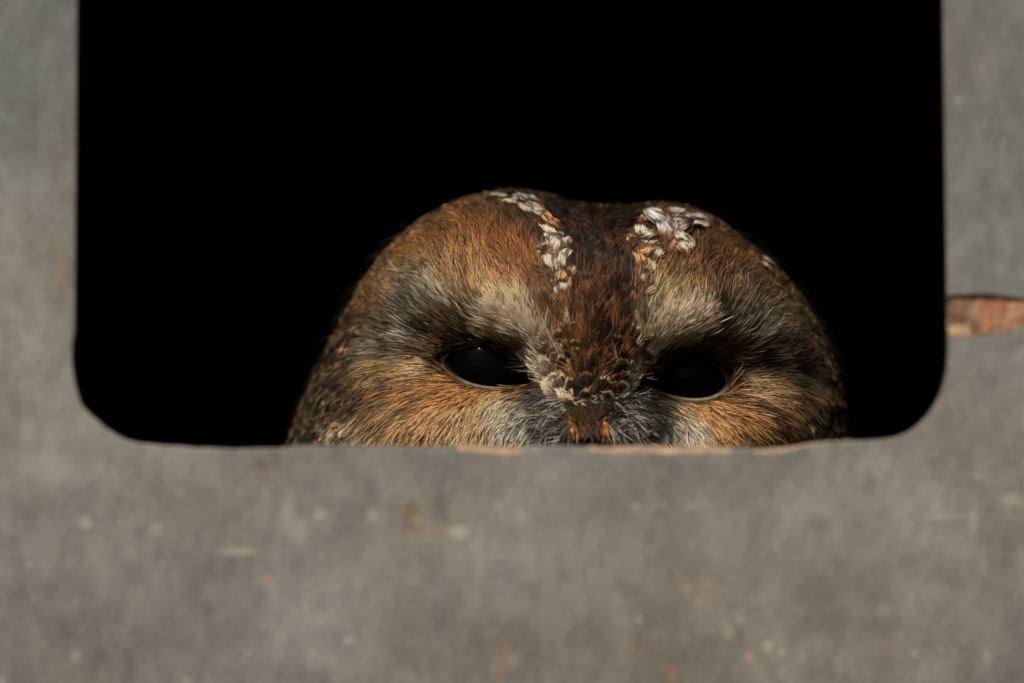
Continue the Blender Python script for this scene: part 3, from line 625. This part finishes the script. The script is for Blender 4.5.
# rim, neck and nape: mottled small feathers over everything outside the discs
P, N, x, y, tt = sample(16000, ymax=520, tmax=2.6)
ok = ~(pip(x, y, DL) | pip(x, y, DR)) & ~((x > np.interp(y, wy, wl)-4) & (x < np.interp(y, wy, wr)+4) & (tt < 1.4)); ok &= ~((y > 440) & (x > 370) & (x < 800) & (tt < 1.4))
P, N, x, y, tt = P[ok], N[ok], x[ok], y[ok], tt[ok]; m = len(x)
f = np.stack([(x-CX)/200, np.clip((y-CY)/150, -.9, 1)+0.25], 1); f += rng.normal(0, .18, (m, 2))
top = y < 300; f = np.where(top[:, None], np.stack([(x-CX)/260, -0.5*np.ones(m)], 1)+rng.normal(0, .25, (m, 2)), f)
cb = paint(x, y)*GAIN*np.exp(rng.normal(0, .35, (m, 1)))*np.where(rng.random(m) < .5, .6, 1.15)[:, None]
ru = rng.random(m); kind = np.where(ru < .3, 1, np.where(ru < .65, 2, 3))
ct = np.where((ru < .5)[:, None], lin((190, 152, 106))[None], lin((44, 30, 20))[None])*rng.uniform(.5, 1.1, (m, 1))
Dv = d3(f); back = tt > 1.5; Dv[back, 1] += 0.9
# nape feathers sweep backwards over the curve
f_ = f
def feathers3(*a, **k): return feathers(*a, **k)
small = np.where(y < 330, 0.7, 1.0); cb = cb*1.3; ct = ct*1.4
def rim_c(k, right):
    u_ = rng.random(k)[:, None]
    return np.where(u_ < .4, lin((70, 46, 28)), np.where(u_ < .86, lin((166, 114, 66)), lin((206, 174, 130))))*rng.uniform(.5, 1.2, (k, 1))
bk_ = tt > 1.42
feathers('nape_plumage', x[bk_], y[bk_], f_[bk_], (rng.uniform(13, 21, m)*small)[bk_], (rng.uniform(6, 10, m)*small)[bk_], cb[bk_], ct[bk_], kind[bk_], rng.uniform(.03, .22, m)[bk_], P=P[bk_], N=N[bk_], nb=15)
for q in (~bk_ & (x < CX), ~bk_ & (x >= CX)):
    i = np.flatnonzero(q); i = i[rng.random(len(i)) < .6]; mm = len(i); xx_, yy_ = x[i], y[i]
    base = paint(xx_, yy_)*GAIN*1.35; lo = base*.3; big = fbm(xx_/9., yy_/7., 91)[:, None]
    hi = base*np.clip(.95+1.9*big+rng.normal(0, .4, (mm, 1)), .15, 2.6)
    t_ = np.where(rng.random((mm, 1)) < .3, lo, hi*1.1)
    tufts('rim_plumage', xx_, yy_, f_[i], rng.uniform(12, 22, mm)*small[i], 30, np.full(mm, 2.2), lo, hi, t_, rng.uniform(.12, .42, mm), rng.normal(0, .25, mm), conv=.6, wd=(.6, 1.1))
    sel = (rng.random(mm) < .8) & ~((xx_ > 535) & (xx_ < 665) & (yy_ < 260)); j = i[sel]; mj = len(j)
    vanes('rim_feather', x[j], y[j], f_[j], rng.uniform(13, 23, mj)*small[j], rng.uniform(4.5, 7.5, mj)*small[j], lo[sel]*.8, rim_c(mj, 0)*.45+hi[sel]*.55, rng.integers(1, 4, mj), rng.uniform(.25, .5, mj), P=None)

# white-spotted feathers edging the crown
WS = [(498,196,10,-2.9,'w'),(508,203,12,-2.5,'w'),(518,199,12,-2.6,'g'),(530,200,14,-2.2,'g'),(524,210,13,-2.4,'w'),(538,212,13,-2.2,'w'),(545,222,14,-2.3,'o'),(536,205,12,-2.0,'g'),(552,226,12,-1.9,'o'),
      (556,244,14,-1.6,'w'),(548,250,13,-2.2,'w'),(560,252,13,-1.5,'w'),(547,262,13,-2.4,'w'),(556,266,14,-2.2,'w'),(566,242,11,-1.2,'w'),(563,262,11,-1.2,'w'),(561,276,13,-1.9,'o'),(568,282,12,-1.3,'o'),(558,290,13,-2.0,'w'),(570,274,10,-1.0,'o'),
      (645,232,14,-1.3,'w'),(633,242,13,-1.8,'o'),(640,252,13,-1.6,'o'),(650,246,13,-1.2,'w'),(655,254,14,-0.9,'w'),(643,262,12,-1.4,'o'),(650,268,11,-1.2,'w'),(645,218,11,-1.7,'o'),
      (662,218,19,-1.75,'g'),(668,230,18,-1.4,'g'),(656,212,14,-2.0,'g'),(683,228,19,-0.7,'g'),(690,222,18,-0.3,'g'),(676,214,14,-0.6,'g'),(700,218,15,-0.2,'g'),(690,240,15,-1.5,'w'),(706,226,12,0.1,'w'),(682,246,12,-1.7,'w'),(672,245,12,-1.4,'o'),
      (766,268,10,0.5,'w'),(771,262,9,0.2,'w'),(342,352,9,1.5,'o'),(330,440,10,2.5,'w'),(346,436,10,2.4,'w'),(552,234,12,-1.7,'w'),(561,236,11,-1.4,'w'),(556,282,11,-1.9,'w'),(540,256,11,-2.2,'w')]
cmap = {'w': (226, 210, 182), 'g': (190, 186, 178), 'o': (196, 152, 104), 'r': (150, 78, 36)}
wx, wyy, wL, wa, wc = [], [], [], [], []
for (a, b_, l, an, c) in WS:
    for q in range(2):
        wx.append(a+rng.normal(0, 1.2)-math.cos(an)*l*.45); wyy.append(b_+rng.normal(0, 1.2)-math.sin(an)*l*.45); wL.append(l*rng.uniform(.9, 1.15)); wa.append(an+rng.normal(0, .15)); wc.append(lin(cmap[c])*rng.uniform(.85, 1.1))
wx, wyy, wL, wa, wc = map(np.array, (wx, wyy, wL, wa, wc)); m = len(wx)
ex = rng.uniform(.9, 1.2, (m, 1))
Pw, Nw, r_ = surf(wx, wyy); Pw = Pw+Nw*rng.uniform(.5, 2.5, (m, 1))*S
for sd in (wx < CX, wx >= CX): vanes('spotted_plumage', wx[sd], wyy[sd], np.stack([np.cos(wa), np.sin(wa)], 1)[sd], (wL*1.85)[sd], (wL*1.0)[sd], np.tile(lin((46, 28, 18)), (m, 1))[sd], (wc*ex)[sd], np.where(rng.random(m) < .75, 0, 2)[sd], rng.uniform(.22, .4, m)[sd], P=Pw[sd], N=Nw[sd], cup=.08, n=130, mott=True)

# pale strands from the beak up to the brows, and the fringe over the beak
xs_, ys_, fs_, Ls_, cs_ = [], [], [], [], []
def line_tuft(pts, nn, sp, ang, dv, L, c, cv=.25):
    pts = np.array(pts, float); t = rng.uniform(0, len(pts)-1, nn); i = np.minimum(t.astype(int), len(pts)-2); fr_ = (t-i)[:, None]
    p = pts[i]*(1-fr_)+pts[i+1]*fr_+rng.normal(0, sp, (nn, 2)); a = np.interp(t, np.arange(len(pts)), ang)+rng.normal(0, dv, nn)
    xs_.append(p[:, 0]); ys_.append(p[:, 1]); fs_.append(np.stack([np.cos(a), np.sin(a)], 1)); Ls_.append(rng.uniform(*L, nn)); cs_.append(lin(c)[None]*np.exp(rng.normal(0, cv, (nn, 1))))
line_tuft([(564, 403), (553, 388), (546, 372), (540, 350), (532, 332)], 2000, 2.0, [-2.0, -1.9, -1.8, -1.85, -2.1], .13, (12, 21), (206, 188, 160))
line_tuft([(614, 401), (628, 386), (637, 372), (647, 354), (658, 338)], 2000, 2.0, [-1.0, -1.1, -1.25, -1.2, -1.0], .13, (12, 21), (206, 188, 160))
line_tuft([(545, 345), (530, 332), (512, 324), (496, 320)], 1300, 5, [-1.8, -2.05, -2.3, -2.5], .25, (14, 28), (214, 190, 156))
line_tuft([(650, 345), (662, 330), (680, 326), (700, 322)], 1300, 5, [-1.3, -1.05, -.8, -.6], .25, (14, 28), (208, 184, 150))
line_tuft([(552, 384), (562, 396), (574, 402)], 160, 1.8, [.9, .5, .1], .3, (9, 15), (214, 180, 140), .35)
line_tuft([(626, 384), (614, 396), (602, 401)], 160, 1.8, [2.2, 2.6, 3.0], .3, (9, 15), (206, 176, 138), .35)
line_tuft([(564, 404), (576, 409), (588, 411), (600, 408), (610, 402)], 260, 1.6, [1.1, .6, 1.5, 2.4, 2.1], .5, (7, 14), (60, 38, 24), .5)
line_tuft([(578, 418), (588, 424), (598, 418)], 170, 3, [1.3, 1.57, 1.8], .35, (9, 18), (60, 37, 22), .6)
line_tuft([(568, 395), (588, 399), (606, 394)], 200, 1.6, [2.2, 1.57, .9], .45, (6, 12), (60, 36, 22), .4)
line_tuft([(562, 401), (575, 405), (588, 406), (600, 405), (612, 400)], 700, 2.0, [.25, .1, 0, -.1, -.25], .25, (9, 15), (34, 22, 16), .5)
line_tuft([(566, 412), (572, 418), (576, 428)], 60, 1.6, [1.2, 1.3, 1.4], .3, (8, 14), (140, 92, 54), .4)
line_tuft([(612, 408), (606, 414), (604, 430)], 60, 1.6, [2.0, 1.9, 1.7], .3, (8, 14), (140, 92, 54), .4)
x = np.concatenate(xs_); y = np.concatenate(ys_); f = np.concatenate(fs_); L = np.concatenate(Ls_); c = np.concatenate(cs_)*1.5*np.array([1.0, 1.0, 1.06])
bad = inlid(x+f[:, 0]*L, y+f[:, 1]*L, 1.05) | inlid(x+f[:, 0]*L*.5, y+f[:, 1]*L*.5, 1.05) | inlid(x, y, 1.05); x, y, f, L, c = x[~bad], y[~bad], f[~bad], L[~bad], c[~bad]
P, N, r = surf(x, y); m = len(x)
strands('brow_plumage', P, N, d3(f), L*S, rng.uniform(.8, 1.4, m)*S, c*.8, c*1.1, rng.uniform(.2, .5, m), rng.normal(0, .1, m))
# rictal bristles beside the beak
x1, y1 = rng.uniform(545, 572, 900), rng.uniform(392, 442, 900); x2, y2 = rng.uniform(604, 640, 900), rng.uniform(394, 442, 900)
x = np.r_[x1, x2]; y = np.r_[y1, y2]; m = len(x); sgn = np.where(x < 588, -1, 1)
a = np.where(sgn < 0, np.pi-0.55, 0.55)-sgn*0+rng.normal(0, .35, m); a = np.where(sgn < 0, a-np.clip((415-y)/40, -.8, .5)*-0.6, a-np.clip((415-y)/40, -.8, .5)*.6)
gv = np.where(rng.random(m) < .66, rng.uniform(.008, .03, m), rng.uniform(.10, .34, m))
c = gv[:, None]*np.array([1.18, 1, .80])*.85; f = np.stack([np.cos(a), np.sin(a)], 1); L = rng.uniform(12, 26, m)
bad = inlid(x+f[:, 0]*L, y+f[:, 1]*L, 1.05) | inlid(x, y, 1.05); x, y, f, L, c = x[~bad], y[~bad], f[~bad], L[~bad], c[~bad]; m = len(x)
P, N, r = surf(x, y)
strands('rictal_bristle', P, N, d3(f), L*S, rng.uniform(.8, 1.5, m)*S, c, c, rng.uniform(.15, .5, m), rng.normal(0, .35, m), K=5)
# sparse dark hairs standing off the sides
P, N, x, y, tt = sample(16000, ymax=460); ok = (tt > 1.3) & (tt < 1.62) & (y < 430) & (y > 225); P, N, x, y = P[ok][:300], N[ok][:300], x[ok][:300], y[ok][:300]; m = len(x)
f = np.stack([(x-CX)/200, (y-CY)/300-.15], 1)+rng.normal(0, .1, (m, 2)); c = np.full((m, 3), .03)*np.array([1.1, 1, .9])
for q in (x < CX, x > CX): strands('filoplume', P[q], N[q], d3(f)[q], rng.uniform(18, 38, q.sum())*S, np.full(q.sum(), .42)*S, c[q], c[q], rng.uniform(.2, .6, q.sum()), rng.normal(0, .2, q.sum()))
# body plumage hidden behind the board, coarser
P, N, x, y, tt = sample(5000, ymax=2000, tmax=3.1); ok = (y > 465) | (tt > 1.75); P, N, x, y = P[ok], N[ok], x[ok], y[ok]; m = len(x)
f = np.stack([rng.normal(0, .12, m), np.ones(m)], 1); cb = paint(x, y)*GAIN*np.exp(rng.normal(0, .25, (m, 1)))
feathers('body_plumage', x, y, f, rng.uniform(34, 48, m), rng.uniform(16, 24, m), cb, np.tile(lin((58, 38, 24)), (m, 1)), np.where(rng.random(m) < .5, 2, 1), rng.uniform(.03, .12, m), P=P, N=N, nb=13)

# ---------------- eyes
em = NT('black_eye', 0.08, 0.035); em.base((0.0015, 0.0012, 0.001)); mat_eye = em.m
lm = NT('eyelid_skin', 0.75, 0.1); at = lm.n('ShaderNodeAttribute', attribute_name='Col'); ln = lm.noise(lm.co(), 1500, 3)
lm.base(at.outputs[0]); lm.bump(ln, 0.0003); mat_lid = lm.m
def eye(P, ctr_):
    c = P.mean(0); re = 54.0; hc = float(hgt(c[0], c[1], rho_of(c[0], c[1]), False))
    zc = hc+10-re                                        # sphere centre height
    b = bmesh.new(); bmesh.ops.create_uvsphere(b, u_segments=96, v_segments=64, radius=re*S)
    me = bpy.data.meshes.new('eye'); b.to_mesh(me); b.free(); o = link('eye', me, mat_eye, owl); o.location = ((c[0]-512)*S, (HE+12-zc)*S, (341.5-c[1])*S)
    rows = []; cols = []; ks = [0.98, 1.0, 1.03, 1.06, 1.10, 1.15, 1.25, 1.36]
    for i, k in enumerate(ks):
        q = c+(P-c)*k; rr = np.hypot(q[:, 0]-c[0], q[:, 1]-c[1])
        hs = zc+np.sqrt(np.maximum((re+1.5)**2-rr**2, 30.0)); hsurf = hgt(q[:, 0], q[:, 1], rho_of(q[:, 0], q[:, 1]), False)
        t = np.clip((k-1.05)/.3, 0, 1); h = hs*(1-t)+(hsurf-3)*t+[0, 2.2, 3.0, 3.2, 3.2, 1.0, 1.5, -2][i]
        h = np.maximum(h, hsurf+1.2) if 1 < i < 7 else h
        rows.append(W(q[:, 0], q[:, 1], h))
        low = np.clip((P[:, 1]-c[1]-5)/12, 0, 1)*np.clip(1.5-np.abs(P[:, 0]-c[0]+(12 if c[0] < 590 else -14))/26, 0, 1)*(.85+.3*vnoise(P[:, 0]/3., P[:, 1]/3., 7))
        pal = [0, 0, .3, .9, .9, .2, .2, .1][i]
        cc = lin((26, 20, 16))[None]*(1-(low*pal)[:, None])+lin((140, 124, 102))[None]*(low*pal)[:, None]
        cols.append(cc)
    V = np.stack(rows); m = len(P); I = np.arange(V.shape[0]*m).reshape(-1, m); J = np.roll(I, -1, 1)
    F = np.stack([I[:-1], J[:-1], J[1:], I[1:]], -1).reshape(-1, 4)
    l = link('eyelid', grid_mesh('eyelid', V, F, np.stack(cols)), mat_lid, o); l.location = -Vector(o.location)
eye(LE, EL); eye(RE, ER)
# ---------------- beak
bk = NT('horn_beak', 0.55, 0.2); bn = bk.noise(bk.co(), 260, 3, .5, (1, 1, .3)); bk.base(bk.mix(bk.step(bn, .4, .65), (0.02, 0.012, 0.008), (0.13, 0.07, 0.03))); mat_beak = bk.m
rows = []; nb_ = 28
for t in np.linspace(0, 1, 22):
    yc = 401+t*74; wdt = 15*(1-t**2.2)**.7+0.8; prot = 4+18*math.sin(min(1, t*1.25)*math.pi*.55)-34*max(0, t-.7)
    h0 = float(hgt(587.0, 425.0, .1, False)); aa = np.linspace(0, 2*np.pi, nb_, endpoint=False)
    q = np.sin(aa); hx = np.where(q > 0, np.abs(q)**.8*prot, q*16)
    rows.append(W(587+wdt*np.cos(aa)*(1-0.25*np.clip(q, 0, 1)), yc+0*aa+4*np.clip(q, 0, 1)*t, h0-26+hx))
V = np.stack(rows); I = np.arange(22*nb_).reshape(22, nb_); J = np.roll(I, -1, 1); F = np.stack([I[:-1], J[:-1], J[1:], I[1:]], -1).reshape(-1, 4)
link('beak', grid_mesh('beak', V, F), mat_beak, owl)
